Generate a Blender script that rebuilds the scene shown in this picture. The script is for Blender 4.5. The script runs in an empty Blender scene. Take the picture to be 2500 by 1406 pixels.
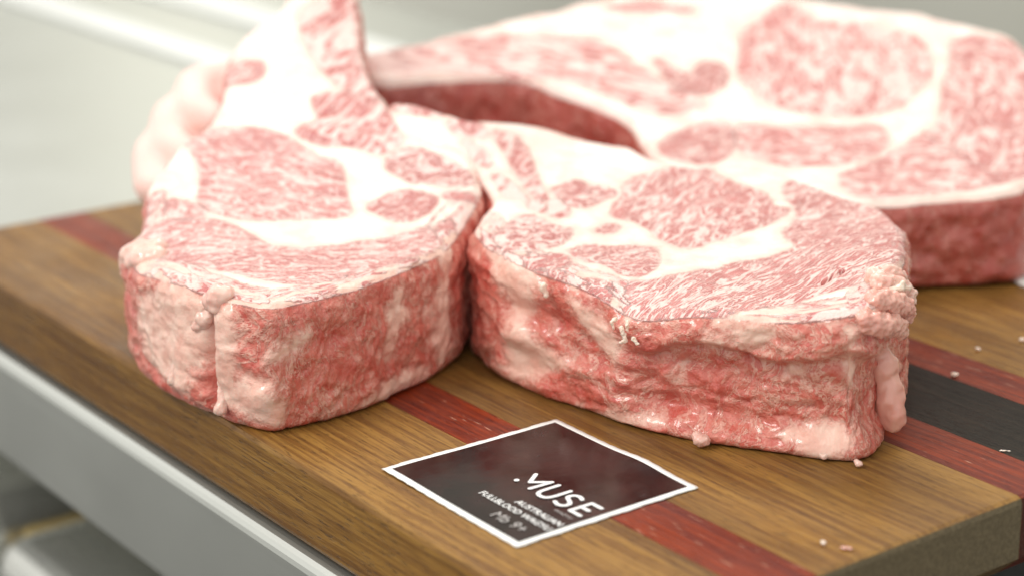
import bpy, bmesh, math, random
import numpy as np
from mathutils import Matrix, Vector

# ------------------------------------------------------------------ camera, world, light
S = bpy.context.scene
MM = 0.001
D={}
D['A_out']=[[-27,127],[-33,108],[-48,86],[-63,66],[-80,52],[-97,42.5],[-114,54],[-134,73],[-155,104],[-164,128],[-163.0,138.6],[-159.0,143.8],[-159.3,155.6],[-161.2,169.0],[-159.3,176.0],[-155.1,187.4],[-153.1,200.9],[-146.5,210.1],[-141.1,215.0],[-137.2,235.4],[-138.0,260.6],[-137.8,276.6],[-132.8,291.8],[-125.0,304.5],[-119.6,312.6],[-117.0,320.5],[-111.8,335.9],[-96.6,347.4],[-84.1,339.2],[-78.3,319.6],[-75.9,297.1],[-74.1,275.5],[-71.0,258.0],[-66.7,246.1],[-61.6,235.1],[-57.2,224.0],[-52.6,212.4],[-41.8,204.7],[-29.3,196.5],[-22.1,187.3],[-19.2,170.9],[-18.8,158.2],[-22.7,145.3]]
D['B_out']=[[128,40],[126,27],[119,14],[110,9],[98,13],[85,18],[60,28],[35,44],[20,60],[7,71],[-12,94],[-21,112],[-25,126],[-22.4,142.3],[-17.8,150.4],[-18.5,159.1],[-22.0,171.9],[-26.2,184.0],[-34.5,190.6],[-46.9,198.7],[-57.7,205.7],[-62.8,219.9],[-64.4,235.1],[-52.5,234.2],[-41.5,230.7],[-34.2,224.1],[-25.2,220.2],[-16.3,225.0],[-7.3,229.3],[1.8,233.8],[10.9,234.2],[19.9,229.3],[28.6,221.6],[37.3,216.4],[45.3,214.2],[57.3,195.8],[69.2,190.8],[81.5,192.3],[97.0,189.9],[111.2,179.0],[126.2,160.9],[135.4,152.0],[143.3,143.0],[147.2,125.5],[146.7,108.6],[141.3,80.5],[136.5,57.1]]
D['C_out']=[[-84.6,355.1],[-68.4,360.2],[-56.3,365.4],[-37.9,375.8],[-19.1,383.4],[-8.6,391.9],[-0.1,399.0],[12.7,397.2],[19.2,405.0],[25.8,410.8],[47.8,419.4],[91.4,424.3],[134.4,420.5],[160.5,407.0],[170.8,404.1],[184.5,396.3],[205.4,394.7],[213.8,383.2],[232.9,374.4],[242.4,370.3],[248.6,360.7],[253.4,337.7],[253.0,294.4],[242.4,250.8],[227.9,221.3],[215.8,208.0],[202.5,204.1],[187.8,202.0],[175.1,200.6],[160.3,197.5],[142.6,196.9],[121.6,199.1],[99.8,210.1],[74.2,225.0],[58.4,232.8],[51.9,246.0],[50.3,258.7],[47.8,271.3],[40.9,285.5],[29.8,296.1],[12.6,309.2],[3.0,320.1],[-6.9,323.9],[-26.9,325.3],[-46.8,323.6],[-66.5,319.8],[-76.6,321.8],[-83.3,333.4]]
D['A_mus']=[["eye_muscle",[[-147.4,203.0],[-140.2,209.0],[-129.8,211.0],[-115.4,209.4],[-104.3,203.6],[-96.5,194.3],[-89.0,186.6],[-81.1,184.9],[-78.8,169.0],[-76.6,155.5],[-74.3,146.6],[-75.6,141.9],[-88.7,140.4],[-106.9,140.2],[-122.1,143.2],[-129.3,148.1],[-135.5,157.2],[-135.9,173.6],[-138.3,186.1],[-142.9,195.2]]],["muscle",[[-59.5,185.9],[-57.1,191.9],[-49.4,194.8],[-41.4,190.1],[-31.7,182.3],[-24.7,174.2],[-24.7,167.8],[-34.8,166.3],[-43.5,171.4],[-48.5,169.3],[-53.0,174.9],[-59.2,179.7]]],["muscle",[[-66.2,150.0],[-61.4,155.1],[-52.5,162.4],[-43.1,159.8],[-38.8,154.6],[-42.6,144.0],[-49.0,136.7],[-55.6,138.7],[-60.9,144.4]]],["muscle",[[-36.3,158.0],[-29.7,161.2],[-22.0,155.9],[-27.9,153.6]]],["muscle",[[-37.0,133.2],[-31.7,138.1],[-30.4,128.3],[-34.7,126.5]]],["cap_muscle",[[-154.0,138.6],[-151.4,143.8],[-143.8,143.8],[-131.5,139.0],[-121.0,134.1],[-111.6,123.5],[-103.9,111.8],[-92.4,108.8],[-79.8,111.0],[-64.2,115.7],[-48.4,123.6],[-40.5,127.8],[-36.6,118.2],[-38.3,109.1],[-53.4,92.5],[-69.5,77.8],[-82.4,68.4],[-94.7,69.9],[-108.0,79.4],[-121.7,90.1],[-135.4,98.0],[-147.0,115.4],[-154.7,132.0]]],["muscle",[[-150.4,155.0],[-145.8,158.4],[-132.0,149.3],[-135.2,141.6],[-144.2,146.4]]],["muscle",[[-158.1,159.1],[-152.6,164.6],[-152.5,160.2],[-157.8,149.9]]],["rib_muscle",[[-106.5,307.1],[-95.0,323.8],[-82.8,323.5],[-78.2,297.2],[-74.5,265.0],[-68.4,244.5],[-65.3,235.8],[-74.4,236.3],[-86.1,248.2],[-96.8,269.0],[-103.2,290.4]]],["rib_muscle",[[-94.4,236.8],[-78.2,238.7],[-65.1,231.9],[-58.3,219.8],[-59.6,208.8],[-54.0,201.0],[-63.2,192.0],[-70.5,196.7],[-79.4,199.4],[-89.9,199.6],[-98.3,205.9],[-100.0,211.3],[-89.3,215.7],[-92.8,227.0]]],["muscle",[[-140.7,259.6],[-128.3,265.5],[-119.6,262.6],[-121.3,250.7],[-129.2,247.5],[-138.6,249.4]]]]
D['B_mus']=[["eye_muscle",[[32.7,141.2],[39.3,157.1],[40.0,167.9],[45.6,176.6],[60.0,185.2],[64.7,190.0],[69.0,189.0],[75.6,184.7],[77.3,175.6],[85.7,166.5],[94.9,157.6],[96.4,149.0],[96.3,141.6],[102.3,143.1],[101.6,137.7],[96.7,131.1],[92.7,125.5],[73.6,112.6],[59.8,100.8],[53.9,106.5],[47.1,122.5],[42.8,131.4],[38.0,133.7],[34.9,136.0]]],["cap_muscle",[[34.9,65.8],[38.7,66.5],[47.9,68.0],[57.3,71.6],[71.3,75.1],[74.2,80.8],[92.5,86.1],[101.9,92.4],[101.9,98.1],[99.1,106.8],[99.5,115.2],[104.3,121.3],[109.2,139.6],[105.1,151.7],[106.2,167.2],[113.7,172.2],[124.2,162.3],[133.9,149.1],[142.9,134.4],[144.8,113.8],[139.6,86.4],[131.0,57.3],[118.0,37.6],[101.9,35.4],[85.9,34.1],[70.9,29.9],[56.6,30.4],[45.9,40.8],[37.5,46.9],[32.5,50.8],[33.5,60.5]]],["muscle",[[-9.5,126.6],[-4.6,137.3],[0.4,137.2],[8.3,124.7],[15.6,123.5],[11.1,108.0],[-0.1,100.6],[-9.6,99.5],[-15.1,110.3],[-13.1,119.2]]],["muscle",[[-4.9,94.7],[10.7,95.1],[12.9,87.0],[11.7,72.2],[4.1,73.9],[-1.9,86.6]]],["muscle",[[14.8,100.1],[20.5,104.9],[31.5,102.2],[41.0,103.7],[47.0,98.0],[44.9,79.2],[39.1,72.9],[33.1,74.6],[27.5,85.7],[18.3,88.7]]],["muscle",[[12.9,63.9],[17.6,69.3],[29.5,64.2],[28.5,58.7],[20.0,53.7],[13.4,55.7]]],["muscle",[[26.0,120.5],[31.2,128.3],[33.8,122.9],[29.0,117.3]]],["muscle",[[9.2,163.9],[14.5,170.8],[21.4,172.9],[21.9,162.8],[24.7,168.4],[32.9,163.8],[33.9,159.5],[27.4,153.3],[20.4,145.9],[15.6,149.4],[12.5,157.9]]],["rib_muscle",[[-15.4,211.4],[-7.4,213.7],[-1.3,201.2],[1.0,178.2],[4.9,158.1],[6.0,153.0],[2.4,157.3],[-1.7,171.3],[-6.7,187.3],[-11.0,200.9]]],["rib_muscle",[[-15.3,178.0],[-8.5,169.0],[-3.5,159.0],[-2.7,154.1],[-9.4,157.5],[-12.4,167.7]]],["rib_muscle",[[-1.1,151.2],[3.7,154.8],[5.4,142.1],[0.8,144.8]]],["rib_muscle",[[7.6,150.5],[11.5,153.7],[14.6,140.9],[11.8,134.2],[8.0,141.2]]],["rib_muscle",[[-59.4,232.7],[-50.6,230.9],[-41.4,226.8],[-36.8,220.9],[-43.1,220.4],[-52.1,222.9],[-58.6,227.2]]],["rib_muscle",[[-32.3,217.8],[-23.4,216.5],[-18.0,208.5],[-25.0,204.7],[-33.9,208.9]]],["rib_muscle",[[-28.5,201.0],[-19.7,194.7],[-17.1,182.6],[-23.2,189.4]]]]
D['C_mus']=[["rib_muscle",[[-81.1,349.0],[-58.2,361.7],[-17.0,368.1],[32.5,363.0],[47.9,343.3],[62.3,316.4],[80.6,298.9],[83.7,289.7],[67.6,282.0],[52.8,290.5],[38.0,305.1],[22.8,319.6],[-6.9,329.1],[-37.0,331.3],[-65.1,332.0],[-80.2,333.3]]],["muscle",[[64.1,342.8],[71.1,328.4],[80.4,319.4],[88.0,337.7],[97.0,330.8],[96.3,315.5],[89.0,305.0],[79.0,303.2],[70.2,315.3],[65.4,331.6]]],["eye_muscle",[[110.5,369.3],[118.8,378.6],[128.9,392.9],[138.6,402.6],[143.7,392.5],[150.1,377.7],[166.8,378.2],[185.8,367.2],[196.9,359.8],[198.5,343.7],[196.0,330.3],[195.9,321.5],[187.3,306.7],[176.5,290.2],[165.6,282.3],[151.7,279.8],[136.9,283.1],[125.6,285.4],[116.8,291.8],[111.7,298.1],[111.2,310.8],[107.0,308.8],[103.7,324.0],[108.1,346.2]]],["muscle",[[59.5,247.7],[63.1,259.1],[74.0,266.7],[86.1,274.3],[94.3,270.1],[93.6,254.5],[88.6,241.3],[78.9,236.7],[68.0,238.1]]],["muscle",[[97.1,270.0],[106.6,270.6],[111.8,265.7],[130.9,267.2],[149.7,266.7],[161.7,270.4],[164.4,258.5],[159.4,245.2],[145.0,236.2],[128.1,232.9],[111.8,235.1],[105.1,240.9],[96.3,244.9]]],["cap_muscle",[[213.9,357.0],[229.9,360.3],[244.2,350.7],[251.2,311.4],[238.6,250.9],[225.2,225.0],[199.0,213.0],[171.1,207.7],[143.6,203.8],[137.1,219.9],[143.6,227.0],[168.6,245.0],[182.5,260.0],[194.2,271.5],[199.6,304.2],[209.5,329.9]]],["muscle",[[40.4,400.4],[59.9,405.8],[85.2,401.6],[86.6,393.1],[59.2,394.9]]]]
D['A_side']=[[[-153.7,45.3],[-133.0,49.8],[-122.3,51.4],[-118.3,33.5],[-122.8,19.2],[-127.1,7.9],[-142.6,5.7],[-152.5,12.3],[-154.2,28.3]],[[-115.7,47.0],[-109.2,45.5],[-109.2,31.3],[-105.9,17.7],[-103.2,8.8],[-113.3,4.6],[-118.9,10.8],[-118.7,27.0]],[[-112.2,22.6],[-99.2,22.5],[-93.7,12.8],[-91.3,4.2],[-103.5,3.0],[-111.4,8.3]],[[-91.1,40.7],[-78.5,39.5],[-87.3,30.4],[-98.8,28.9]],[[-68.5,2.5],[-53.8,9.1],[-42.0,9.4],[-39.0,5.3],[-48.2,0.2],[-65.6,1.5]],[[-38.1,47.6],[-33.5,47.1],[-31.1,16.1],[-32.9,2.7],[-39.0,7.8],[-37.0,27.1]],[[-52.8,44.7],[-48.5,44.4],[-50.7,17.4],[-58.0,14.5],[-54.7,29.3]]]
D['B_side']=[[[-21.5,56.7],[-11.1,56.2],[-0.4,53.6],[1.0,44.5],[-2.1,33.5],[-8.4,24.3],[-11.4,36.4],[-16.0,46.9]],[[-13.9,21.5],[-2.1,28.5],[5.4,21.8],[14.4,18.1],[5.4,13.6],[-0.8,4.2],[-10.3,-0.9],[-12.5,7.3]],[[10.0,47.5],[26.0,42.8],[31.7,38.5],[30.3,26.9],[23.2,30.6],[14.4,39.1]],[[26.1,4.4],[43.2,8.4],[48.9,3.4],[37.5,1.4],[26.1,0.3]],[[70.4,47.0],[79.8,49.7],[81.4,43.1],[70.5,38.7]],[[85.1,8.3],[104.0,12.5],[114.3,7.6],[109.8,1.7],[96.2,1.9],[85.2,3.7]],[[104.1,47.3],[109.5,46.4],[113.0,35.3],[114.9,12.0],[111.0,11.4],[107.5,28.2]],[[56.7,44.2],[67.7,44.4],[65.0,37.9],[55.4,37.8]]]
D['logo']={"M":[[-2.52,0.99],[1.67,-4.75],[6.37,1.22],[5.95,-7.99]],"U":[[9.85,1.4],[10.44,-6.86],[13.63,-9.12],[15.96,-7.14],[16.42,1.35]],"S":[[22.54,0.65],[19.63,0.09],[19.47,-3.26],[22.97,-3.49],[24.91,-4.89],[24.67,-8.28],[20.82,-7.78]],"E":[[33.7,0.54],[28.61,0.99],[28.42,-8.1],[33.92,-8.28]],"E2":[[28.47,-3.44],[32.32,-3.7]],"dot":[[-2.56,-7.28]]}
D['cam']={"C":[-8.190897275238001,-643.4167254310114,280.0],"R":[[0.9999257742659596,-0.0037859271611332583,-0.011580704389273873],[0.01218384006055372,0.31071042701611545,0.950426527715237],[-0.0,-0.9504970790586333,0.3107334914376083]],"lens":71.09641386123957,"yaw":-0.9348103710469403}
cam = bpy.data.cameras.new('camera')
cam.lens = D['cam']['lens']; cam.sensor_width = 36.0; cam.sensor_fit = 'HORIZONTAL'
cam.clip_start = 0.05; cam.clip_end = 30
cam_o = bpy.data.objects.new('camera', cam); S.collection.objects.link(cam_o)
R_, U_, B_ = D['cam']['R']; C_ = D['cam']['C']
cam_o.matrix_world = Matrix(((R_[0], U_[0], B_[0], C_[0]*MM), (R_[1], U_[1], B_[1], C_[1]*MM), (R_[2], U_[2], B_[2], C_[2]*MM), (0, 0, 0, 1)))
cam.dof.use_dof = True
cam.dof.focus_distance = 0.724
cam.dof.aperture_fstop = 5.2
S.camera = cam_o
YAW = D['cam']['yaw']

W = bpy.data.worlds.new('World'); S.world = W; W.use_nodes = True
wt = W.node_tree; wtc = wt.nodes.new('ShaderNodeTexCoord'); wsp = wt.nodes.new('ShaderNodeSeparateXYZ'); wmr = wt.nodes.new('ShaderNodeMapRange'); wmx = wt.nodes.new('ShaderNodeMix'); wmx.data_type = 'RGBA'
wt.links.new(wtc.outputs['Generated'], wsp.inputs[0]); wt.links.new(wsp.outputs[2], wmr.inputs[0]); wmr.inputs[1].default_value = -0.1; wmr.inputs[2].default_value = 0.8
wt.links.new(wmr.outputs[0], wmx.inputs[0]); wmx.inputs[6].default_value = (0.62, 0.615, 0.58, 1); wmx.inputs[7].default_value = (1.08, 1.07, 1.03, 1)   # room walls, bright ceiling
wt.links.new(wmx.outputs[2], wt.nodes['Background'].inputs[0])
W.node_tree.nodes['Background'].inputs[1].default_value = 0.92

def area_light(name, loc, target, sx, sy, power, col):
    L = bpy.data.lights.new(name, 'AREA'); L.shape = 'RECTANGLE'; L.size = sx; L.size_y = sy; L.energy = power; L.color = col
    o = bpy.data.objects.new(name, L); S.collection.objects.link(o)
    o.location = loc
    o.rotation_euler = (Vector(target) - Vector(loc)).to_track_quat('-Z', 'Y').to_euler()
    return o
area_light('ceiling_panel_back', (0.15, 0.95, 1.45), (0, 0.2, 0), 1.1, 0.6, 10, (1, 0.985, 0.97))
area_light('ceiling_panel_front', (-1.15, -0.35, 1.25), (0, 0.1, 0), 0.40, 0.40, 10, (1, 0.965, 0.92))

wp = area_light('added_wall_fill', (-1.0, 2.3, 1.3), (-0.75, 3.2, 0.0), 0.6, 0.5, 11, (1, 0.99, 0.97)); wp.data.spread = math.radians(100)  # added lamp, brightens the back wall and its reflection in the tabletop

S.view_settings.view_transform = 'Standard'
S.view_settings.look = 'None'
S.view_settings.exposure = 0.44
S.view_settings.gamma = 1.0
S.render.engine = 'CYCLES'
S.cycles.use_denoising = True
S.cycles.max_bounces = 8
S.cycles.sample_clamp_indirect = 6

# ------------------------------------------------------------------ helpers
COL = S.collection
def tag(o, label=None, cat=None, group=None, kind=None):
    if label: o['label'] = label
    if cat: o['category'] = cat
    if group: o['group'] = group
    if kind: o['kind'] = kind
    return o
def empty(name, loc=(0, 0, 0), rz=0):
    o = bpy.data.objects.new(name, None); COL.objects.link(o); o.location = loc; o.rotation_euler = (0, 0, rz); o.empty_display_size = 0.02
    return o
def link(name, me, mat=None, parent=None):
    o = bpy.data.objects.new(name, me); COL.objects.link(o)
    if mat: me.materials.append(mat)
    if parent: o.parent = parent
    return o
def mesh_np(name, V, F):
    me = bpy.data.meshes.new(name); me.from_pydata([tuple(v) for v in V], [], [tuple(f) for f in F]); me.update(); return me
def bm_mesh(name, bm, smooth=False):
    me = bpy.data.meshes.new(name); bmesh.ops.recalc_face_normals(bm, faces=bm.faces[:]); bm.to_mesh(me); bm.free()
    if smooth: me.polygons.foreach_set('use_smooth', [True]*len(me.polygons))
    return me

class NT:
    def __init__(s, mat):
        mat.use_nodes = True; s.t = mat.node_tree; s.t.nodes.clear()
    def n(s, typ, **kw):
        nd = s.t.nodes.new(typ)
        for k, v in kw.items():
            if k == 'i':
                for kk, vv in v.items():
                    if isinstance(vv, tuple) and len(vv) == 2 and hasattr(vv[0], 'outputs'): s.t.links.new(vv[0].outputs[vv[1]], nd.inputs[kk])
                    elif hasattr(vv, 'outputs'): s.t.links.new(vv.outputs[0], nd.inputs[kk])
                    else: nd.inputs[kk].default_value = vv
            else: setattr(nd, k, v)
        return nd
    def m(s, op, a, b=0.0, c=0.0, clamp=False): return s.n('ShaderNodeMath', operation=op, use_clamp=clamp, i={0: a, 1: b, 2: c})
    def ss(s, x, a, b): return s.n('ShaderNodeMapRange', interpolation_type='SMOOTHSTEP', i={0: x, 1: a, 2: b, 3: 0.0, 4: 1.0})
    def mix(s, f, a, b): 
        nd = s.n('ShaderNodeMix', data_type='RGBA')
        for k, v in ((0, f), (6, a), (7, b)):
            if isinstance(v, tuple) and len(v) == 2: s.t.links.new(v[0].outputs[v[1]], nd.inputs[k])
            elif hasattr(v, 'outputs'): s.t.links.new(v.outputs[2] if v.bl_idname == 'ShaderNodeMix' else v.outputs[0], nd.inputs[k])
            else: nd.inputs[k].default_value = v
        return nd
    def noise(s, vec, scale, detail=2.0, rough=0.5, dist=0.0, out=0):
        nd = s.n('ShaderNodeTexNoise', i={'Vector': vec, 'Scale': scale, 'Detail': detail, 'Roughness': rough, 'Distortion': dist}); return nd
    def out(s, sh): o = s.n('ShaderNodeOutputMaterial'); s.t.links.new(sh.outputs[0], o.inputs[0])

def c3(r, g, b): return (r, g, b, 1.0)
def col_out(nd): return (nd, 2)

# ------------------------------------------------------------------ numpy noise
rng = np.random.RandomState(7)
PERM = rng.permutation(256); PERM = np.concatenate([PERM, PERM, PERM])
GR = rng.normal(size=(256, 3)); GR /= np.linalg.norm(GR, axis=1)[:, None]
def pn(P):
    P = np.asarray(P, float); I = np.floor(P).astype(int); f = P - I; I &= 255
    u = f*f*f*(f*(f*6-15)+10)
    r = 0
    for dx in (0, 1):
        wx = u[:, 0] if dx else 1-u[:, 0]
        for dy in (0, 1):
            wy = u[:, 1] if dy else 1-u[:, 1]
            for dz in (0, 1):
                wz = u[:, 2] if dz else 1-u[:, 2]
                h = PERM[PERM[PERM[(I[:, 0]+dx) & 255] + ((I[:, 1]+dy) & 255)] + ((I[:, 2]+dz) & 255)]
                g = GR[h]
                r = r + wx*wy*wz*(g[:, 0]*(f[:, 0]-dx)+g[:, 1]*(f[:, 1]-dy)+g[:, 2]*(f[:, 2]-dz))
    return r*1.6
def fbm(P, o=3, g=0.5):
    a = 1.0; r = 0; s = 1.0
    for k in range(o):
        r = r + a*pn(P*s + k*17.3); a *= g; s *= 2.03
    return r
def sst(a, b, x):
    t = np.clip((x-a)/(b-a), 0, 1); return t*t*(3-2*t)
def ramp(Y, a, b, k):
    w = b-a
    return np.where(Y < a, 0, np.where(Y < b, k*(Y-a)**2/(2*w), k*w/2+k*(Y-b)))

def poly_sd(P, poly):
    """signed distance of 2-D points to a polygon (inside positive), also arc length of nearest point"""
    poly = np.asarray(poly, float); n = len(poly)
    best = np.full(len(P), 1e9); arc = np.zeros(len(P)); ins = np.zeros(len(P), bool); acc = 0.0
    for i in range(n):
        a = poly[i]; b = poly[(i+1) % n]; e = b-a; L = np.hypot(*e)+1e-9
        w = P-a; t = np.clip((w@e)/(L*L), 0, 1)
        d = np.hypot(w[:, 0]-t*e[0], w[:, 1]-t*e[1])
        m = d < best; best[m] = d[m]; arc[m] = acc+t[m]*L; acc += L
        c = (a[1] > P[:, 1]) != (b[1] > P[:, 1])
        with np.errstate(divide='ignore', invalid='ignore'):
            xi = a[0]+(P[:, 1]-a[1])/(b[1]-a[1]+1e-12)*(b[0]-a[0])
        ins ^= c & (P[:, 0] < xi)
    return np.where(ins, best, -best), arc
def smooth_poly(poly, it=2):
    p = np.asarray(poly, float)
    for _ in range(it):
        q = np.roll(p, -1, 0); p = np.stack([.75*p+.25*q, .25*p+.75*q], 1).reshape(-1, 2)
    return p
def resample(p, step):
    q = np.vstack([p, p[:1]]); L = np.concatenate([[0], np.cumsum(np.hypot(*np.diff(q, axis=0).T))])
    n = max(8, int(L[-1]/step)); s = np.linspace(0, L[-1], n, endpoint=False)
    return np.stack([np.interp(s, L, q[:, 0]), np.interp(s, L, q[:, 1])], 1)
def area2(p): q = np.roll(p, -1, 0); return (p[:, 0]*q[:, 1]-q[:, 0]*p[:, 1]).sum()

def remesh(me, voxel, smooth=0):
    """voxel-remesh a mesh, return vertex array and quad/tri faces"""
    o = bpy.data.objects.new('tmp_remesh', me); COL.objects.link(o)
    md = o.modifiers.new('r', 'REMESH'); md.mode = 'VOXEL'; md.voxel_size = voxel; md.adaptivity = 0
    if smooth:
        sm = o.modifiers.new('s', 'SMOOTH'); sm.iterations = smooth; sm.factor = 0.5
    dg = bpy.context.evaluated_depsgraph_get(); dg.update()
    ev = o.evaluated_get(dg).to_mesh()
    V = np.empty(len(ev.vertices)*3); ev.vertices.foreach_get('co', V); V = V.reshape(-1, 3)
    ls = np.empty(len(ev.polygons), int); ev.polygons.foreach_get('loop_start', ls)
    lt = np.empty(len(ev.polygons), int); ev.polygons.foreach_get('loop_total', lt)
    li = np.empty(len(ev.loops), int); ev.loops.foreach_get('vertex_index', li)
    Q = ls[lt == 4]; F4 = li[Q[:, None]+np.arange(4)]
    T = ls[lt == 3]; F3 = li[T[:, None]+np.arange(3)] if len(T) else np.zeros((0, 3), int)
    if len(F3): F4 = np.vstack([F4, np.hstack([F3, F3[:, 2:]])])
    o.evaluated_get(dg).to_mesh_clear(); bpy.data.objects.remove(o); bpy.data.meshes.remove(me)
    return V, F4
def vnormals(V, F):
    n = np.cross(V[F[:, 2]]-V[F[:, 0]], V[F[:, 3]]-V[F[:, 1]])
    N = np.zeros_like(V)
    for k in range(4):
        for a in range(3): N[:, a] += np.bincount(F[:, k], n[:, a], len(V))
    return N/(np.linalg.norm(N, axis=1)[:, None]+1e-12)
def smooth_v(V, F, it, fac=0.5):
    E = np.vstack([F[:, [0, 1]], F[:, [1, 2]], F[:, [2, 3]], F[:, [3, 0]]])
    cnt = np.bincount(E[:, 0], minlength=len(V))+np.bincount(E[:, 1], minlength=len(V))
    for _ in range(it):
        A = np.zeros_like(V)
        for a in range(V.shape[1]): A[:, a] = np.bincount(E[:, 0], V[E[:, 1], a], len(V))+np.bincount(E[:, 1], V[E[:, 0], a], len(V))
        V = V+(A/np.maximum(cnt, 1)[:, None]-V)*fac
    return V
def quick_mesh(name, V, F):
    me = bpy.data.meshes.new(name)
    tri = F[:, 2] == F[:, 3]
    me.vertices.add(len(V)); me.vertices.foreach_set('co', np.ascontiguousarray(V, float).ravel())
    q = F[~tri]; t = F[tri][:, :3]
    me.loops.add(q.size+t.size); me.loops.foreach_set('vertex_index', np.concatenate([q.ravel(), t.ravel()]))
    me.polygons.add(len(q)+len(t))
    st = np.concatenate([np.arange(len(q))*4, len(q)*4+np.arange(len(t))*3])
    me.polygons.foreach_set('loop_start', st)
    me.polygons.foreach_set('use_smooth', np.ones(len(st), bool))
    me.update(calc_edges=True); me.validate()
    return me
def spheres_mesh(balls):
    """balls: list of (x,y,z,r) or (x,y,z,rx,ry,rz)"""
    bm = bmesh.new()
    for b in balls:
        r = b[3:] if len(b) == 6 else (b[3],)*3
        bmesh.ops.create_icosphere(bm, subdivisions=2, radius=1.0, matrix=Matrix.Translation(b[:3]) @ Matrix.Diagonal((*r, 1)))
    me = bpy.data.meshes.new('balls'); bm.to_mesh(me); bm.free(); return me
def chain(pts):
    """tapered chain of balls along joints (x,y,z,r)"""
    out = []
    for a, b in zip(pts[:-1], pts[1:]):
        a = np.array(a, float); b = np.array(b, float)
        n = max(2, int(np.linalg.norm(b[:3]-a[:3])/(0.35*min(a[3], b[3])))+1)
        for k in range(n+1): out.append(tuple(a+(b-a)*k/n))
    return out

# ------------------------------------------------------------------ materials
def mat_meat():
    m = bpy.data.materials.new('marbled_beef'); t = NT(m)
    A = lambda nm: t.n('ShaderNodeAttribute', attribute_name=nm)
    mus = (A('mus'), 'Fac'); vw = (A('vw'), 'Fac'); tone = (A('tone'), 'Fac'); fib = (A('fib'), 'Vector'); sd = (A('side'), 'Fac'); pk = (A('pink'), 'Fac'); web = (A('web'), 'Fac')
    pos = t.n('ShaderNodeTexCoord'); P = (pos, 'Object')
    ne = t.noise(P, 420.0, 4.0, 0.62)
    e = t.m('ADD', mus, t.m('MULTIPLY', t.m('SUBTRACT', ne, 0.5), t.m('MULTIPLY_ADD', sd, 2.4, 3.8)))
    wd = t.m('MULTIPLY_ADD', sd, 1.0, 1.1)
    M = t.ss(t.m('DIVIDE', e, wd), -1.0, 1.2)
    # ---- marbling of the cut face
    lowv = t.noise(fib, 0.045, 1.0)
    vwm = t.m('MULTIPLY', vw, t.m('MULTIPLY_ADD', lowv, 2.2, -0.1))
    v1 = t.noise(fib, 0.13, 3.0, 0.5, 0.9)
    r1 = t.m('ABSOLUTE', t.m('SUBTRACT', v1, 0.5))
    k1 = t.m('SUBTRACT', 1.0, t.ss(t.m('SUBTRACT', r1, t.m('MULTIPLY', vwm, 0.8)), -0.012, 0.022))
    v2 = t.noise(fib, 0.36, 3.0, 0.55, 0.6)
    r2 = t.m('ABSOLUTE', t.m('SUBTRACT', v2, 0.48))
    k2 = t.m('SUBTRACT', 1.0, t.ss(t.m('SUBTRACT', r2, t.m('MULTIPLY', vwm, 0.55)), -0.012, 0.025))
    v3 = t.noise(fib, 0.95, 2.0, 0.6, 0.3)
    k3 = t.ss(v3, 0.56, 0.72)
    marbT = t.m('MAXIMUM', k1, t.m('MAXIMUM', t.m('MULTIPLY', k2, 0.72), t.m('MULTIPLY', k3, 0.22)))
    # ---- web of fat on the outer side
    wn = t.noise(fib, 0.5, 2.0, 0.6)
    wf = t.n('ShaderNodeVectorMath', operation='MULTIPLY_ADD', i={0: (wn, 'Color'), 1: (5.0, 5.0, 5.0), 2: fib})
    vo = t.n('ShaderNodeTexVoronoi', feature='DISTANCE_TO_EDGE', i={'Vector': wf, 'Scale': 0.40})
    wsp = t.noise(fib, 0.22, 2.0, 0.6)
    kw = t.m('MULTIPLY', t.m('SUBTRACT', 1.0, t.ss(vo, 0.0, 0.26)), t.m('MULTIPLY', web, t.m('MULTIPLY', t.ss(wsp, 0.35, 0.62), 0.62)))
    mpf = t.n('ShaderNodeMapping', i={'Vector': wf}); mpf.inputs['Scale'].default_value = (0.9, 0.34, 0.6); mpf.inputs['Rotation'].default_value = (0, 0, 0.35)
    vf = t.noise(mpf, 0.75, 3.0, 0.65)
    kf = t.m('MULTIPLY', t.ss(vf, 0.46, 0.74), 0.33)
    mpg = t.n('ShaderNodeMapping', i={'Vector': wf}); mpg.inputs['Scale'].default_value = (1.0, 0.62, 0.6)
    vg = t.noise(mpg, 0.16, 3.0, 0.6, 0.4)
    kg = t.m('MULTIPLY', t.m('SUBTRACT', 1.0, t.ss(t.m('ABSOLUTE', t.m('SUBTRACT', vg, 0.5)), 0.008, 0.036)), 0.75)
    marbS = t.m('MULTIPLY', t.m('MAXIMUM', t.m('MAXIMUM', kg, kf), kw), t.m('MULTIPLY_ADD', web, 0.75, 0.25, True))
    marb = t.n('ShaderNodeMix', data_type='FLOAT', i={0: sd, 2: marbT, 3: marbS})
    nt = t.noise(P, 130.0, 3.0, 0.6)
    nf = t.noise(P, 60.0, 3.0, 0.6)
    redT = t.mix(t.ss(nt, 0.3, 0.7), c3(0.48, 0.130, 0.120), c3(0.60, 0.225, 0.203))
    redS = t.mix(t.ss(nt, 0.3, 0.7), c3(0.53, 0.080, 0.056), c3(0.66, 0.180, 0.132))
    red = t.mix(sd, col_out(redT), col_out(redS))
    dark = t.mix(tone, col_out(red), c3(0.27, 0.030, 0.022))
    mfT = t.mix(nt, c3(0.80, 0.52, 0.47), c3(0.84, 0.63, 0.57))
    mfS = t.mix(nt, c3(0.78, 0.42, 0.32), c3(0.83, 0.55, 0.44))
    mfat = t.mix(sd, col_out(mfT), col_out(mfS))
    muscle = t.mix((marb, 0), col_out(dark), col_out(mfat))
    fat0 = t.mix(t.ss(nf, 0.35, 0.72), c3(0.84, 0.745, 0.675), c3(0.81, 0.60, 0.535))
    fat1 = t.mix(t.ss(nt, 0.3, 0.7), c3(0.75, 0.37, 0.28), c3(0.83, 0.54, 0.43))
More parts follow.
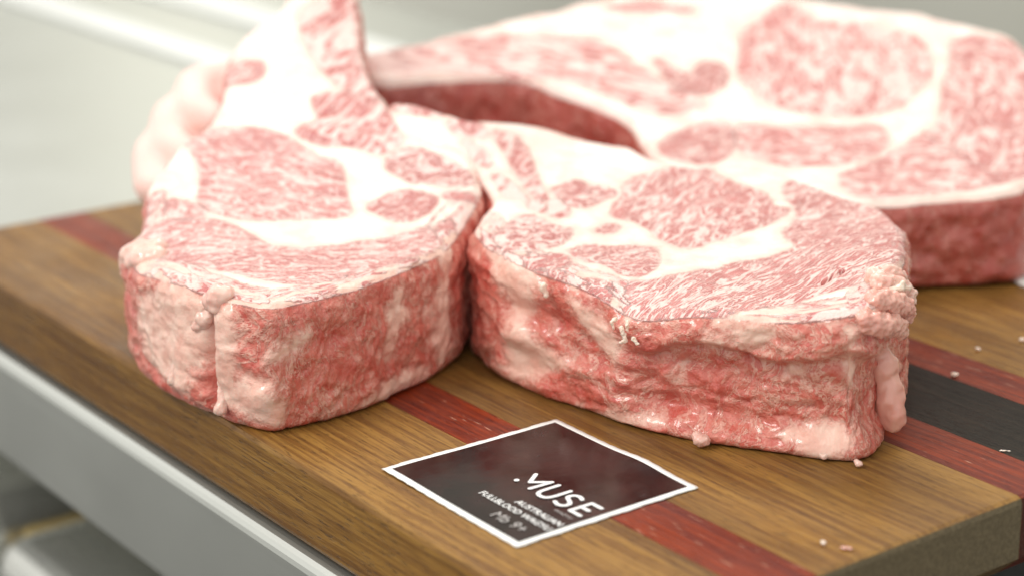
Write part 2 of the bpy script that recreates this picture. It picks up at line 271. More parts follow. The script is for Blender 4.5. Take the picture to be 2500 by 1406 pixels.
    fat = t.mix(pk, col_out(fat0), col_out(fat1))
    colr = t.mix(M, col_out(fat), col_out(muscle))
    nb = t.noise(P, 900.0, 3.0, 0.6)
    nb2 = t.noise(P, 260.0, 4.0, 0.62)
    hgt = t.m('ADD', t.m('MULTIPLY', marb, t.m('MULTIPLY', M, 0.5)), t.m('ADD', t.m('MULTIPLY', nb, 0.8), t.m('MULTIPLY', nb2, 1.5)))
    bump = t.n('ShaderNodeBump', i={'Strength': 0.85, 'Distance': 0.0008, 'Height': t.m('MULTIPLY', hgt, t.m('MULTIPLY_ADD', M, 0.6, 0.4))})
    rg = t.n('ShaderNodeMapRange', i={0: nb2, 1: 0.3, 2: 0.7, 3: 0.26, 4: 0.50})
    b = t.n('ShaderNodeBsdfPrincipled', i={'Base Color': col_out(colr), 'Roughness': rg, 'Normal': bump, 'Specular IOR Level': 0.5,
        'Subsurface Weight': 0.22, 'Subsurface Scale': 0.004, 'Coat Weight': t.m('MULTIPLY_ADD', sd, 0.33, 0.15), 'Coat Roughness': 0.14})
    b.inputs['Subsurface Radius'].default_value = (1.0, 0.42, 0.32)
    t.out(b); return m
MEAT = mat_meat()
def mat_fat(name, ca, cb, rough=0.25, sc=140.0, bumpd=0.0005, coat=0.4):
    m = bpy.data.materials.new(name); t = NT(m)
    pos = t.n('ShaderNodeTexCoord'); P = (pos, 'Object')
    n = t.noise(P, sc, 3.0, 0.6); n2 = t.noise(P, 700.0, 3.0, 0.6)
    c = t.mix(t.ss(n, 0.3, 0.72), ca, cb)
    bump = t.n('ShaderNodeBump', i={'Strength': 0.5, 'Distance': bumpd, 'Height': t.m('ADD', n, t.m('MULTIPLY', n2, 0.4))})
    b = t.n('ShaderNodeBsdfPrincipled', i={'Base Color': col_out(c), 'Roughness': rough, 'Normal': bump, 'Subsurface Weight': 0.3, 'Subsurface Scale': 0.005, 'Coat Weight': coat, 'Coat Roughness': 0.12})
    b.inputs['Subsurface Radius'].default_value = (1.0, 0.45, 0.35)
    t.out(b); return m
FAT = mat_fat('soft_fat', c3(0.80, 0.55, 0.46), c3(0.74, 0.42, 0.35))
FAT_W = mat_fat('white_fat', c3(0.85, 0.68, 0.56), c3(0.80, 0.56, 0.46))
FAT_P = mat_fat('pink_fat', c3(0.76, 0.42, 0.34), c3(0.70, 0.33, 0.27), 0.2, 60.0)
SKIN = mat_fat('skin', c3(0.85, 0.62, 0.55), c3(0.82, 0.52, 0.46), 0.5, 30.0, 0.0003, 0.0)

def mat_wood(name, ca, cb, cc, gs=1.0, rough=0.42, fleck=0.0, ce=(0.14, 0.108, 0.062), spec=0.28):
    m = bpy.data.materials.new(name); t = NT(m)
    tc = t.n('ShaderNodeTexCoord'); inf = t.n('ShaderNodeObjectInfo')
    off = t.n('ShaderNodeVectorMath', operation='SCALE', i={0: (3.1, 1.7, 2.3), 'Scale': (inf, 'Random')})
    add = t.n('ShaderNodeVectorMath', operation='ADD', i={0: (tc, 'Object'), 1: off})
    mp = t.n('ShaderNodeMapping', i={'Vector': add}); mp.inputs['Scale'].default_value = (13*gs, 460*gs, 460*gs)
    warp = t.noise(add, 9.0, 2.0); 
    wv = t.n('ShaderNodeVectorMath', operation='MULTIPLY_ADD', i={0: (warp, 'Color'), 1: (0.0, 2.2, 2.2), 2: mp})
    g1 = t.noise(wv, 1.0, 4.0, 0.6, 0.3)
    mp2 = t.n('ShaderNodeMapping', i={'Vector': add}); mp2.inputs['Scale'].default_value = (45, 1250, 1250)
    g2 = t.noise(mp2, 1.0, 2.0, 0.6)
    mp3 = t.n('ShaderNodeMapping', i={'Vector': add}); mp3.inputs['Scale'].default_value = (4.5, 34, 34)
    g3 = t.noise(mp3, 1.0, 3.0, 0.55, 0.5)
    c = t.mix(t.ss(g1, 0.40, 0.62), ca, cb)
    c = t.mix(t.m('MULTIPLY', t.ss(g3, 0.40, 0.72), 0.62), col_out(c), cc)
    c = t.mix(t.m('MULTIPLY', t.ss(g2, 0.50, 0.68), 0.6), col_out(c), cc)
    mp5 = t.n('ShaderNodeMapping', i={'Vector': add}); mp5.inputs['Scale'].default_value = (150, 1700, 1700)
    po = t.ss(t.noise(mp5, 1.0, 1.0, 0.5), 0.62, 0.72)
    c = t.mix(t.m('MULTIPLY', po, 0.55), col_out(c), c3(*[v*0.45 for v in cc[:3]]))
    if fleck:
        mp4 = t.n('ShaderNodeMapping', i={'Vector': add}); mp4.inputs['Scale'].default_value = (110, 1400, 1400)
        g4 = t.noise(mp4, 1.0, 1.0, 0.5)
        c = t.mix(t.m('MULTIPLY', t.ss(g4, 0.70, 0.80), fleck), col_out(c), c3(0.62, 0.36, 0.24))
    geo = t.n('ShaderNodeTexCoord'); sx = t.n('ShaderNodeSeparateXYZ', i={0: (geo, 'Normal')})
    endg = t.ss(t.m('ABSOLUTE', sx), 0.6, 0.85)
    eg = t.mix(t.ss(t.noise(add, 700.0, 2.0, 0.6), 0.35, 0.7), c3(*[v*0.8 for v in ce]), c3(*[v*1.15 for v in ce]))
    c = t.mix(endg, col_out(c), col_out(eg))
    bl = t.noise(add, 26.0, 3.0, 0.6)
    rgh = t.n('ShaderNodeMapRange', i={0: bl, 1: 0.3, 2: 0.7, 3: rough-0.12, 4: rough+0.12})
    bump = t.n('ShaderNodeBump', i={'Strength': 0.55, 'Distance': 0.0004, 'Height': t.m('SUBTRACT', t.m('ADD', t.m('MULTIPLY', g2, 0.8), g1), po)})
    b = t.n('ShaderNodeBsdfPrincipled', i={'Base Color': col_out(c), 'Roughness': rgh, 'Normal': bump, 'Specular IOR Level': spec})
    t.out(b); return m
WALNUT = mat_wood('walnut_wood', c3(0.295, 0.153, 0.033), c3(0.175, 0.080, 0.017), c3(0.082, 0.035, 0.010))
PADAUK = mat_wood('red_wood', c3(0.23, 0.030, 0.005), c3(0.125, 0.013, 0.004), c3(0.065, 0.009, 0.005), 0.9, 0.40, 0.8, (0.06, 0.012, 0.006))
EBONY = mat_wood('black_wood', c3(0.024, 0.018, 0.012), c3(0.013, 0.010, 0.007), c3(0.007, 0.005, 0.004), 1.0, 0.42, 0.0, (0.02, 0.016, 0.012), 0.13)

def mat_steel(name, base=(0.60, 0.60, 0.56), rough=0.34, metal=0.9):
    m = bpy.data.materials.new(name); t = NT(m)
    tc = t.n('ShaderNodeTexCoord')
    mp = t.n('ShaderNodeMapping', i={'Vector': (tc, 'Object')}); mp.inputs['Scale'].default_value = (6, 900, 900)
    g = t.noise(mp, 1.0, 3.0, 0.6); g2 = t.noise((tc, 'Object'), 14.0, 3.0, 0.55)
    rg = t.m('ADD', t.m('MULTIPLY', g, 0.10), t.m('MULTIPLY_ADD', g2, 0.14, rough-0.12))
    c = t.mix(g2, c3(*[v*0.92 for v in base]), c3(*base))
    bump = t.n('ShaderNodeBump', i={'Strength': 0.12, 'Distance': 0.0002, 'Height': g})
    b = t.n('ShaderNodeBsdfPrincipled', i={'Base Color': col_out(c), 'Roughness': rg, 'Metallic': metal, 'Normal': bump})
    t.out(b); return m
STEEL = mat_steel('brushed_steel', (0.64, 0.65, 0.61), 0.34, 0.8)
STEEL2 = mat_steel('pan_steel', (0.66, 0.66, 0.62), 0.28, 0.85)
def mat_plain(name, ca, cb, rough, sc=30.0, spec=0.4):
    m = bpy.data.materials.new(name); t = NT(m)
    tc = t.n('ShaderNodeTexCoord'); n = t.noise((tc, 'Object'), sc, 4.0, 0.6)
    c = t.mix(t.ss(n, 0.3, 0.7), ca, cb)
    b = t.n('ShaderNodeBsdfPrincipled', i={'Base Color': col_out(c), 'Roughness': rough, 'Specular IOR Level': spec}); t.out(b); return m
WALL = mat_plain('painted_wall', c3(0.54, 0.535, 0.47), c3(0.50, 0.495, 0.43), 0.6, 2.0)
FLOOR = mat_plain('dark_floor', c3(0.05, 0.05, 0.045), c3(0.035, 0.035, 0.03), 0.5, 8.0)
PAPER = mat_plain('white_paper', c3(0.82, 0.82, 0.79), c3(0.78, 0.78, 0.75), 0.5, 60.0)
PRINT = mat_plain('white_print', c3(0.84, 0.84, 0.82), c3(0.80, 0.80, 0.78), 0.45, 300.0)
PRINT_G = mat_plain('grey_print', c3(0.46, 0.44, 0.42), c3(0.40, 0.38, 0.36), 0.45, 300.0)
BRASS = mat_plain('brass', c3(0.45, 0.33, 0.12), c3(0.35, 0.25, 0.08), 0.4, 80.0)
def mat_label():
    m = bpy.data.materials.new('dark_label_film'); t = NT(m)
    tc = t.n('ShaderNodeTexCoord'); P = (tc, 'Object')
    n = t.noise(P, 45.0, 5.0, 0.65, 0.6); n2 = t.noise(P, 900.0, 2.0, 0.6); n3 = t.noise(P, 70.0, 4.0, 0.7)
    c = t.mix(t.ss(n, 0.35, 0.7), c3(0.010, 0.005, 0.005), c3(0.026, 0.012, 0.011))
    rg = t.n('ShaderNodeMapRange', i={0: n3, 1: 0.35, 2: 0.7, 3: 0.10, 4: 0.30})
    bump = t.n('ShaderNodeBump', i={'Strength': 0.35, 'Distance': 0.0003, 'Height': t.m('ADD', n3, t.m('MULTIPLY', n2, 0.15))})
    b = t.n('ShaderNodeBsdfPrincipled', i={'Base Color': col_out(c), 'Roughness': rg, 'Normal': bump, 'Specular IOR Level': 0.5}); t.out(b); return m
LABEL = mat_label()

# ------------------------------------------------------------------ the setting: floor, wall, steel table
def box_me(name, x0, x1, y0, y1, z0, z1, bev=0.0, seg=3, pick=None, under=0.0):
    bm = bmesh.new()
    bmesh.ops.create_cube(bm, size=1, matrix=Matrix.Translation(((x0+x1)/2, (y0+y1)/2, (z0+z1)/2)) @ Matrix.Diagonal((x1-x0, y1-y0, z1-z0, 1)))
    if bev:
        es = [e for e in bm.edges if pick is None or pick((e.verts[0].co+e.verts[1].co)/2, e.verts[1].co-e.verts[0].co)]
        bmesh.ops.bevel(bm, geom=es, offset=bev, segments=seg, profile=0.5, affect='EDGES', clamp_overlap=True)
    if under:   # finger groove cut along the bottom of the right-hand end
        es = [e for e in bm.edges if all(abs(v.co.z-z0) < 1e-5 and abs(v.co.x-x1) < 1e-5 for v in e.verts)]
        bmesh.ops.bevel(bm, geom=es, offset=under, segments=1, profile=0.5, affect='EDGES', clamp_overlap=True)
    me = bm_mesh(name, bm)
    return me
fl = link('floor', box_me('floor', -3, 3, -2, 4, -0.92, -0.90), FLOOR); tag(fl, kind='structure')
wl = link('wall', box_me('wall', -4, 4, 1.30, 1.36, -0.90, 2.2), WALL); wl.rotation_euler = (0, 0, YAW); tag(wl, kind='structure')

TZ = -0.0342
tab = empty('steel_table', (0, 0, 0), YAW)
tag(tab, 'brushed stainless steel worktable with rounded front rim under the wooden board', 'table')
link('tabletop', box_me('tabletop', -1.7, -0.002, -0.0612, 0.572, -0.088, TZ, 0.005, 4), STEEL, tab)
def leg(x, y):
    bm = bmesh.new(); bmesh.ops.create_cone(bm, cap_ends=True, segments=24, radius1=0.02, radius2=0.02, depth=0.81, matrix=Matrix.Translation((x, y, -0.4945)))
    return link('leg', bm_mesh('leg', bm, True), STEEL, tab)
for x in (-1.62, -0.06):
    for y in (-0.02, 0.52): leg(x, y)
link('undershelf', box_me('undershelf', -1.66, -0.04, -0.04, 0.54, -0.315, -0.29, 0.004), STEEL, tab)

# pans under the table
def pan(name, label, x0, x1, y0, y1, z0, z1, parent=None):
    e = empty(name, (0, 0, 0), YAW); tag(e, label, 'pan', 'steel pans stored under the table')
    link('body', box_me('body', x0, x1, y0, y1, z0, z1, 0.022, 5), STEEL2, e)
    link('rim', box_me('rim', x0-0.006, x1+0.006, y0-0.006, y1+0.006, z1-0.03, z1-0.026, 0.0015, 2), STEEL2, e)
    return e
pan('steel_pan', 'upturned steel pan under the table, in the bottom left corner', -0.458, -0.12, -0.028, 0.30, -0.289, -0.180)
pan('steel_pan', 'steel pan under the table, further left behind the dark gap', -0.86, -0.482, -0.028, 0.30, -0.289, -0.180)
kn = link('brass_fitting', box_me('brass_fitting', -0.477, -0.463, 0.0, 0.12, -0.225, -0.192, 0.004), BRASS); kn.rotation_euler = (0, 0, YAW)
tag(kn, 'small brass coloured fitting in the gap between the two pans', 'fitting')
knob = empty('pan_knob', (0, 0, 0), YAW); tag(knob, 'pale round knob on the pan below the table rim', 'knob')
bm = bmesh.new(); bmesh.ops.create_uvsphere(bm, u_segments=24, v_segments=14, radius=0.009, matrix=Matrix.Translation((-0.318, 0.0, -0.171)) @ Matrix.Diagonal((1, 1, 0.7, 1)))
link('cap', bm_mesh('cap', bm, True), STEEL2, knob)
bm = bmesh.new(); bmesh.ops.create_cone(bm, cap_ends=True, segments=20, radius1=0.004, radius2=0.004, depth=0.01, matrix=Matrix.Translation((-0.318, 0.0, -0.178)))
link('stem', bm_mesh('stem', bm, True), STEEL2, knob)

# round pan and bright rail at the back left
STRIP = mat_steel('pale_strip', (0.88, 0.89, 0.86), 0.45, 0.35)  # pale flat strips added for the bright bands across the tabletop
ra = link('bright_strip', box_me('bright_strip', -1.62, -0.56, 0.318, 0.348, TZ+0.0005, TZ+0.006, 0.0024, 3), STRIP); ra.rotation_euler = (0, 0, YAW)
tag(ra, 'bright flat rail lying along the table, the nearer of two', 'strip', 'bright strips on the table')
rb = link('bright_strip', box_me('bright_strip', -1.62, -0.72, 0.428, 0.464, TZ+0.0005, TZ+0.006, 0.0024, 3), STRIP); rb.rotation_euler = (0, 0, YAW)
tag(rb, 'bright flat rail further back, at the top edge left of the bone', 'strip', 'bright strips on the table')

# ------------------------------------------------------------------ cutting board
BT = -0.0312
board = empty('cutting_board', (0, 0, 0), YAW)
tag(board, 'thick walnut cutting board with red and black inlaid stripes', 'cutting board')
X0, X1 = -0.4144, 0.1125
rows = [(-57.9, -0.5, WALNUT, 'walnut_plank'), (-0.5, 23.6, PADAUK, 'red_plank'), (23.6, 119.2, WALNUT, 'walnut_plank'), (119.2, 143.7, PADAUK, 'red_plank'),
        (143.7, 186.2, EBONY, 'black_plank'), (186.2, 208.8, PADAUK, 'red_plank'), (208.8, 306.5, WALNUT, 'walnut_plank'), (306.5, 330.5, PADAUK, 'red_plank'), (330.5, 387.9, WALNUT, 'walnut_plank')]
for k, (ya, yb, mt, nm) in enumerate(rows):
    g = 0.00008
    def pick(c, d, ya=ya*MM+g, yb=yb*MM-g, k=k):
        top = c.z > -1e-4; bot = c.z < BT+1e-4
        if (top or (bot and c.x < 0)) and abs(d.y) > abs(d.x): return True
        if k == 0 and (top or bot) and c.y < ya+1e-4: return True
        if k == 8 and (top or bot) and c.y > yb-1e-4: return True
        return k in (0, 8) and abs(d.z) > 1e-3 and (c.y < ya+1e-4 if k == 0 else c.y > yb-1e-4)
    link(nm, box_me(nm, X0, X1, ya*MM+g, yb*MM-g, BT, 0.0, 0.0024, 2, pick, 0.0085 if 0 < k < 8 else 0.0), mt, board)

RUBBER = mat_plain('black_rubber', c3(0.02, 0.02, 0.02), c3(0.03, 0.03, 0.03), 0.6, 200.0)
for x in (-0.36, -0.03):
    for y in (-0.01, 0.34):
        bm = bmesh.new(); bmesh.ops.create_cone(bm, cap_ends=True, segments=20, radius1=0.010, radius2=0.011, depth=0.0028, matrix=Matrix.Translation((x, y, -0.0327)))
        link('foot', bm_mesh('foot', bm), RUBBER, board)
link('dark_gap_panel', box_me('dark_gap_panel', -0.0015, 0.004, -0.0605, 0.571, -0.80, TZ-0.0005, 0.001, 1), RUBBER, tab)  # added black sheet standing in for the deep shade below the board end

# ------------------------------------------------------------------ label
lab = empty('label_sticker', (0, 0, 0), YAW - 0.0048)
tag(lab, 'square dark brown label with white border and MUSE lettering lying on the board', 'label')
HX, HY, BW = 0.0397, 0.0385, 0.0026
def lab_z(x, y):
    return 0.0006 + 0.0011*np.exp(-(((x-0.012)/0.012)**2+((y-0.0385)/0.006)**2)) + 0.0005*np.exp(-(((x+0.03)/0.02)**2+((y+0.03)/0.02)**2))
def sheet(name, hx, hy, dz, mat, wob=0.0):
    n = 48; V = []; F = []
    for j in range(n+1):
        for i in range(n+1):
            x = -hx+2*hx*i/n; y = -hy+2*hy*j/n
            if wob:
                if i in (0, n): x += wob*math.sin(j*2.1+i)*0.6+wob*math.sin(j*0.7)
                if j in (0, n): y += wob*math.sin(i*1.7+j)*0.6
            V.append((x, y, float(lab_z(x, y))+dz))
    for j in range(n):
        for i in range(n): a = j*(n+1)+i; F.append((a, a+1, a+n+2, a+n+1))
    me = mesh_np(name, V, F); me.polygons.foreach_set('use_smooth', [True]*len(me.polygons)); return me
bo = link('border', sheet('border', HX, HY, 0.0, PAPER, 0.00022), PAPER, lab)
sd = bo.modifiers.new('thick', 'SOLIDIFY'); sd.thickness = 0.0003; sd.offset = -1
PANEL = link('panel', sheet('panel', HX-BW, HY-BW, 0.00012, LABEL), LABEL, lab)
def stroke(bm, pts, w, z):
    pts = [Vector((p[0]*MM, p[1]*MM, 0)) for p in pts]
    for k, p in enumerate(pts):
        vs = [bm.verts.new((p.x+w*math.cos(a*math.tau/14), p.y+w*math.sin(a*math.tau/14), z+k*2e-6)) for a in range(14)]; bm.faces.new(vs)
    for k, (a, b) in enumerate(zip(pts[:-1], pts[1:])):
        d = (b-a).normalized(); nrm = Vector((-d.y, d.x, 0))*w
        bm.faces.new([bm.verts.new((q.x, q.y, z+1e-6+k*2e-6)) for q in (a+nrm, a-nrm, b-nrm, b+nrm)])
def bez(pts, n=6):
    """Catmull-Rom through points"""
    P = [pts[0]]+list(pts)+[pts[-1]]; out = []
    for k in range(1, len(P)-2):
        for s in range(n):
            t = s/n; p0, p1, p2, p3 = [np.array(P[k+j]) for j in (-1, 0, 1, 2)]
            out.append(tuple(0.5*((2*p1)+(p2-p0)*t+(2*p0-5*p1+4*p2-p3)*t*t+(3*p1-p0-3*p2+p3)*t**3)))
    out.append(tuple(pts[-1])); return out
LG = D['logo']
LZ = 0.0010
for nm, key in (('letter', 'M'), ('letter', 'U'), ('letter', 'S'), ('letter', 'E'), ('dot', 'dot')):
    bm = bmesh.new(); w = 0.00078
    pts = LG[key]
    if key == 'U': pts = bez([(9.9, 1.5), (10.0, -5.5), (11.0, -8.2), (13.2, -9.0), (15.4, -8.2), (16.3, -5.5), (16.4, 1.5)])
    if key == 'S': pts = bez([(24.2, 0.3), (22.0, 1.1), (19.9, 0.2), (19.6, -2.2), (22.0, -3.6), (24.3, -5.0), (24.4, -7.4), (22.4, -8.6), (19.8, -7.9)])
    if key == 'E': pts = [(33.7, 1.0), (28.6, 1.0), (28.5, -8.2), (33.9, -8.2)]
    stroke(bm, pts, w if key != 'dot' else 0.0010, LZ)
    if key == 'E': stroke(bm, [(28.5, -3.6), (32.6, -3.6)], w, LZ+4e-5)
    link(nm, bm_mesh(nm, bm), PRINT, PANEL)
def text(name, s, x0, x1, yb, mat, bold=0.0, h=None):
    cu = bpy.data.curves.new(name, 'FONT'); cu.body = s; cu.size = 1.0; cu.offset = bold; cu.resolution_u = 3
    o = bpy.data.objects.new(name+'_tmp', cu); COL.objects.link(o)
    dg = bpy.context.evaluated_depsgraph_get(); dg.update()
    me = bpy.data.meshes.new_from_object(o.evaluated_get(dg)); bpy.data.objects.remove(o); bpy.data.curves.remove(cu)
    n = len(me.vertices); V = np.empty(n*3); me.vertices.foreach_get('co', V); V = V.reshape(-1, 3)
    lo, hi = V.min(0), V.max(0); sx = (x1-x0)/(hi[0]-lo[0])*MM; sy = sx if h is None else h*MM/(hi[1]-max(lo[1], 0.0))
    V[:, 0] = (V[:, 0]-lo[0])*sx+x0*MM; V[:, 1] = V[:, 1]*sy+yb*MM; V[:, 2] = LZ
    me.vertices.foreach_set('co', V.ravel()); me.update()
    return link(name, me, mat, PANEL)
text('small_lettering', 'WAGYU', 24.8, 34.0, -12.6, PRINT_G, 0.0, 1.5)
text('lettering', 'AUSTRALIAN', 11.6, 36.0, -18.9, PRINT, 0.012, 2.8)
text('lettering', 'FULLBLOOD WAGYU', -1.8, 36.3, -24.0, PRINT, 0.012, 2.8)
text('lettering', 'Mb 9+', 15.2, 31.8, -31.6, PRINT_G, -0.004, 4.6)

# ------------------------------------------------------------------ steaks
def build_steak(key, G, ZB, T, voxel, label, seed, prm):
    root = empty('tomahawk_steak', (0, 0, 0)); tag(root, label, 'steak', 'raw tomahawk steaks on the cutting board')
    out = resample(smooth_poly(D[key+'_out'], 0), 5.0); out = smooth_poly(out, 2); out = resample(out, 1.6)
    if area2(out) < 0: out = out[::-1]
    nrm = np.roll(out, -1, 0)-np.roll(out, 1, 0); nrm = np.stack([nrm[:, 1], -nrm[:, 0]], 1); nrm /= np.hypot(*nrm.T)[:, None]+1e-9
    for _ in range(6): nrm = (np.roll(nrm, 1, 0)+nrm*2+np.roll(nrm, -1, 0))/4
    lv = [(0, 2.2), (1.5, 0.8), (4, 0.2), (8, 0), (T*.5, 0), (T-9, 0), (T-5, 0.6), (T-2, 2.0), (T, 4.5)]
    n = len(out); V = []; F = []
    for h, ins in lv:
        for p, q in zip(out, nrm): V.append((*(p-q*ins), h))
    for k in range(len(lv)-1):
        for i in range(n):
            j = (i+1) % n; F.append((k*n+i, k*n+j, (k+1)*n+j, (k+1)*n+i))
    F.append(tuple(range(n))[::-1]); F.append(tuple((len(lv)-1)*n+i for i in range(n)))
    bm = bmesh.new(); bv = [bm.verts.new(v) for v in V]
    for f in F: bm.faces.new([bv[i] for i in f])
    bmesh.ops.triangulate(bm, faces=[f for f in bm.faces if len(f.verts) > 4])
    V, F = remesh(bm_mesh('base', bm), voxel)
    V = smooth_v(V, F, 2)
    N = vnormals(V, F)
    # ---- displacement in flattened space (mm)
    h = V[:, 2].copy()
    side = 1-sst(0.35, 0.8, N[:, 2])
    side = np.where(h < T-7, np.maximum(side, sst(T-5, T-10, h)), side)
    o = seed*13.7
    Pw = V+2.5*np.stack([pn(V/9+o), pn(V/9+o+31), pn(V/9+o+57)], 1)
    big = fbm(V*np.array([1, 1, 1.25])/17+o, 2)
    mid = fbm(Pw/6.0+o+5, 3, 0.55)
    # folds run steeply down the side, torn ridges between them
    al = Pw[:, 0]*0.8+Pw[:, 1]*0.6; dg = prm.get('diag', 0.3)
    fo = np.stack([(al+dg*Pw[:, 2])/8.5, (Pw[:, 2]-dg*al)/13.0, Pw[:, 1]/30.0], 1)
    rid = 1-2*np.abs(fbm(fo+o+9, 3, 0.55))
    fol = fbm(np.stack([(al-1.2*Pw[:, 2])/26.0, (Pw[:, 2]+0.5*al)/7.0, Pw[:, 1]/30], 1)+o+71, 3, 0.5)
    fine = fbm(fo*3.1+o+3, 2)
    dS = prm.get('big', 1.7)*big+prm.get('mid', 1.0)*0.45*mid+prm.get('rid', 1.0)*(rid-0.5)+prm.get('fol', 1.3)*fol+0.5*fine
    dT = 0.55*fbm(V/14+o, 2)+0.18*mid+0.10*fine
    noiseS = dS
    for (x, z, rx, rz, a) in prm.get('stamps', []):
        front = side*(V[:, 1] < prm['front'])
        dS = dS+a*np.exp(-((V[:, 0]-x)/rx)**2-((h-z)/rz)**2)*front
    foot = sst(0, 5, h)
    band = np.exp(-((h-(T-3))/5.0)**2)
    dS = dS+band*(0.9*fbm(Pw/3.2+o+41, 2)+0.8*fbm(Pw/9+o+43, 2))
    dS = dS*(0.35+0.65*foot)
    if 'recess' in prm:
        xa, xb, za, zb, am = prm['recess']
        wob = 6*pn(np.stack([V[:, 0]/25, V[:, 1]/25, V[:, 0]*0+seed], 1))
        dS = dS-am*sst(xa-8, xa+8, V[:, 0])*sst(xb+8, xb-8, V[:, 0])*sst(za-5, za+7, h)*sst(zb+wob+2, zb+wob-3, h)*(V[:, 1] < prm['front'])*side
    # ---- muscle maps
    XY = V[:, :2]
    bestm = np.full(len(V), -50.0); mid_id = np.full(len(V), -1); fib = np.stack([XY[:, 0], XY[:, 1], h], 1)*1.0
    vw = np.full(len(V), 0.03); tone = np.zeros(len(V))
    dout, arc = poly_sd(XY, resample(out, 5.0))
    for i, (nm, pl) in enumerate(D[key+'_mus']):
        p = smooth_poly(pl, 1); lo = p.min(0)-8; hi = p.max(0)+8
        sel = np.where((XY > lo).all(1) & (XY < hi).all(1))[0]
        sd_, _ = poly_sd(XY[sel], p)
        sd_ = sd_+2.0
        up = sd_ > bestm[sel]; s2 = sel[up]; bestm[s2] = sd_[up]; mid_id[s2] = i
        sg = prm['mp'].get(nm, (0.055, 1.0, 1.0, 0.0, 0.0))
        if (nm+str(i)) in prm['mp']: sg = prm['mp'][nm+str(i)]
        v_, st, sc, ang, tn = sg
        if nm == 'cap_muscle' and ang == 9:
            fb = np.stack([arc[s2]/st*sc, -dout[s2]*sc, h[s2]*0.3], 1)
        else:
            ca, sa = math.cos(ang), math.sin(ang)
            fb = np.stack([(XY[s2, 0]*ca+XY[s2, 1]*sa)/st*sc, (-XY[s2, 0]*sa+XY[s2, 1]*ca)*sc, h[s2]*0.3], 1)
        fib[s2] = fb+i*41.0; vw[s2] = v_; tone[s2] = tn
    # pale, torn rim along the front edge of the cut face
    rim = sst(20, 4, dout)*sst(prm['front']+25, prm['front']-25, V[:, 1])
    rn_ = (fbm(np.stack([arc/16, dout/4.0, arc*0+o], 1), 3, 0.6)+prm.get('rimb', 0.05))*7
    use = (rn_*rim > bestm) & (rim > 0.15) & (side < 0.9)
    bestm = np.where(use, np.maximum(bestm, rn_*rim), bestm)
    fib[use] = np.stack([arc/2.6*1.3, -dout*1.3, h*0.3], 1)[use]; vw[use] = 0.075
    musT = bestm
    # ---- side map
    sx = np.stack([V[:, 0]+0.6*V[:, 1]*(V[:, 1] > prm['front']), h], 1)
    so = np.stack([(al+dg*Pw[:, 2])/8.0, (Pw[:, 2]-dg*al)/10.0, Pw[:, 1]/26.0], 1)
    thr = 0.55*fbm(Pw*np.array([1, 1, 0.75])/19+o+77, 2, 0.6)+0.65*fbm(so*0.8+o+37, 3, 0.55)
    musS = (thr+prm.get('sbias', 0.12))*7.0
    xz = np.stack([V[:, 0], h], 1)
    for pl in D.get(key+'_side', []):
        p = smooth_poly(np.array(pl)*np.array([1, T/52.0]), 1); lo = p.min(0)-10; hi = p.max(0)+10
        sel = np.where((xz > lo).all(1) & (xz < hi).all(1) & (V[:, 1] < prm['front']))[0]
        sd_, _ = poly_sd(xz[sel], p)
        musS[sel] = np.minimum(musS[sel], -sd_*0.8+4.0*(thr[sel]+0.15))
    musS = np.clip(musS, -8, 8)-prm.get('roll', 3.0)*np.exp(-((h-(T-2))/3.5)**2)*(0.5+1.2*fbm(Pw/8+o+19, 2))
    ws = sst(0.25, 0.75, side)
    mus = musT*(1-ws)+musS*ws
    tm_ = ws > 0.5
    fibS = np.stack([Pw[:, 0]+0.7*Pw[:, 1], Pw[:, 2]*0.62+3*pn(V/20+o), Pw[:, 1]*0.4], 1)*prm.get('sfs', 1.0)
    fib[tm_] = fibS[tm_]
    vw = np.where(tm_, prm.get('svw', 0.028), vw)
    tone = np.where(tm_, prm.get('side_shade', 0.0), tone)
    web = np.clip(0.55+0.9*fbm(V/24+o+13, 2)+prm.get('webx', 0)*sst(60, 85, V[:, 0]), 0.1, 1.0)*prm.get('webm', 1.0)
    pink = ws*prm.get('pink', 0.85)+(1-ws)*0.35*sst(0.0, 0.5, fbm(np.stack([XY[:, 0], XY[:, 1], h*0], 1)/22+o, 2))
    pink = np.maximum(pink, rim*0.75)
    pink = np.maximum(pink, 0.5*sst(-7, 0.5, musT)*(1-ws))
    # fat proud of muscle on the side, sunk muscle seams on the top
    dS = dS-0.5*noiseS*sst(2, -4, musS)+0.5*sst(1.5, -2.5, musS)
    dT = dT+0.30*sst(1.5, -1.5, musT)
    if 'slit' in prm:
        (xa, ya), (xb, yb) = prm['slit']; e = np.array([xb-xa, yb-ya]); L = np.hypot(*e); w = XY-np.array([xa, ya]); tt = w@e/L; dd = np.abs(w@np.array([-e[1], e[0]])/L)
        k = np.exp(-(dd/0.9)**2)*sst(0, 3, tt)*sst(L, L-3, tt); dT = dT-2.4*k; mus = mus+6*k*(1-ws); tone = np.maximum(tone, k)
    disp = dS*ws+dT*(1-ws)
    V = V+N*disp[:, None]
    V = smooth_v(V, F, 1, 0.35)
    rr_ = np.exp(-((h-(T-1.5))/5.0)**2)*sst(11, 3, dout)*0.85          # cut edge rolls over softly
    V = V+(smooth_v(V, F, 26)-V)*rr_[:, None]
    # ---- warp to the real heights
    zt = G(V[:, 0], V[:, 1]); zb = ZB(V[:, 0], V[:, 1], zt)
    hh = np.clip(V[:, 2], -0.6, None)
    V[:, 2] = np.maximum(zb+hh/T*(zt-zb), 0.3)
    N = vnormals(V, F)
    V = V*MM
    # ---- split the skin of the steak into its parts
    names = [nm for nm, _ in D[key+'_mus']]
    fw = ws[F].mean(1); fm = musT[F].mean(1); fid = mid_id[F[:, 0]]
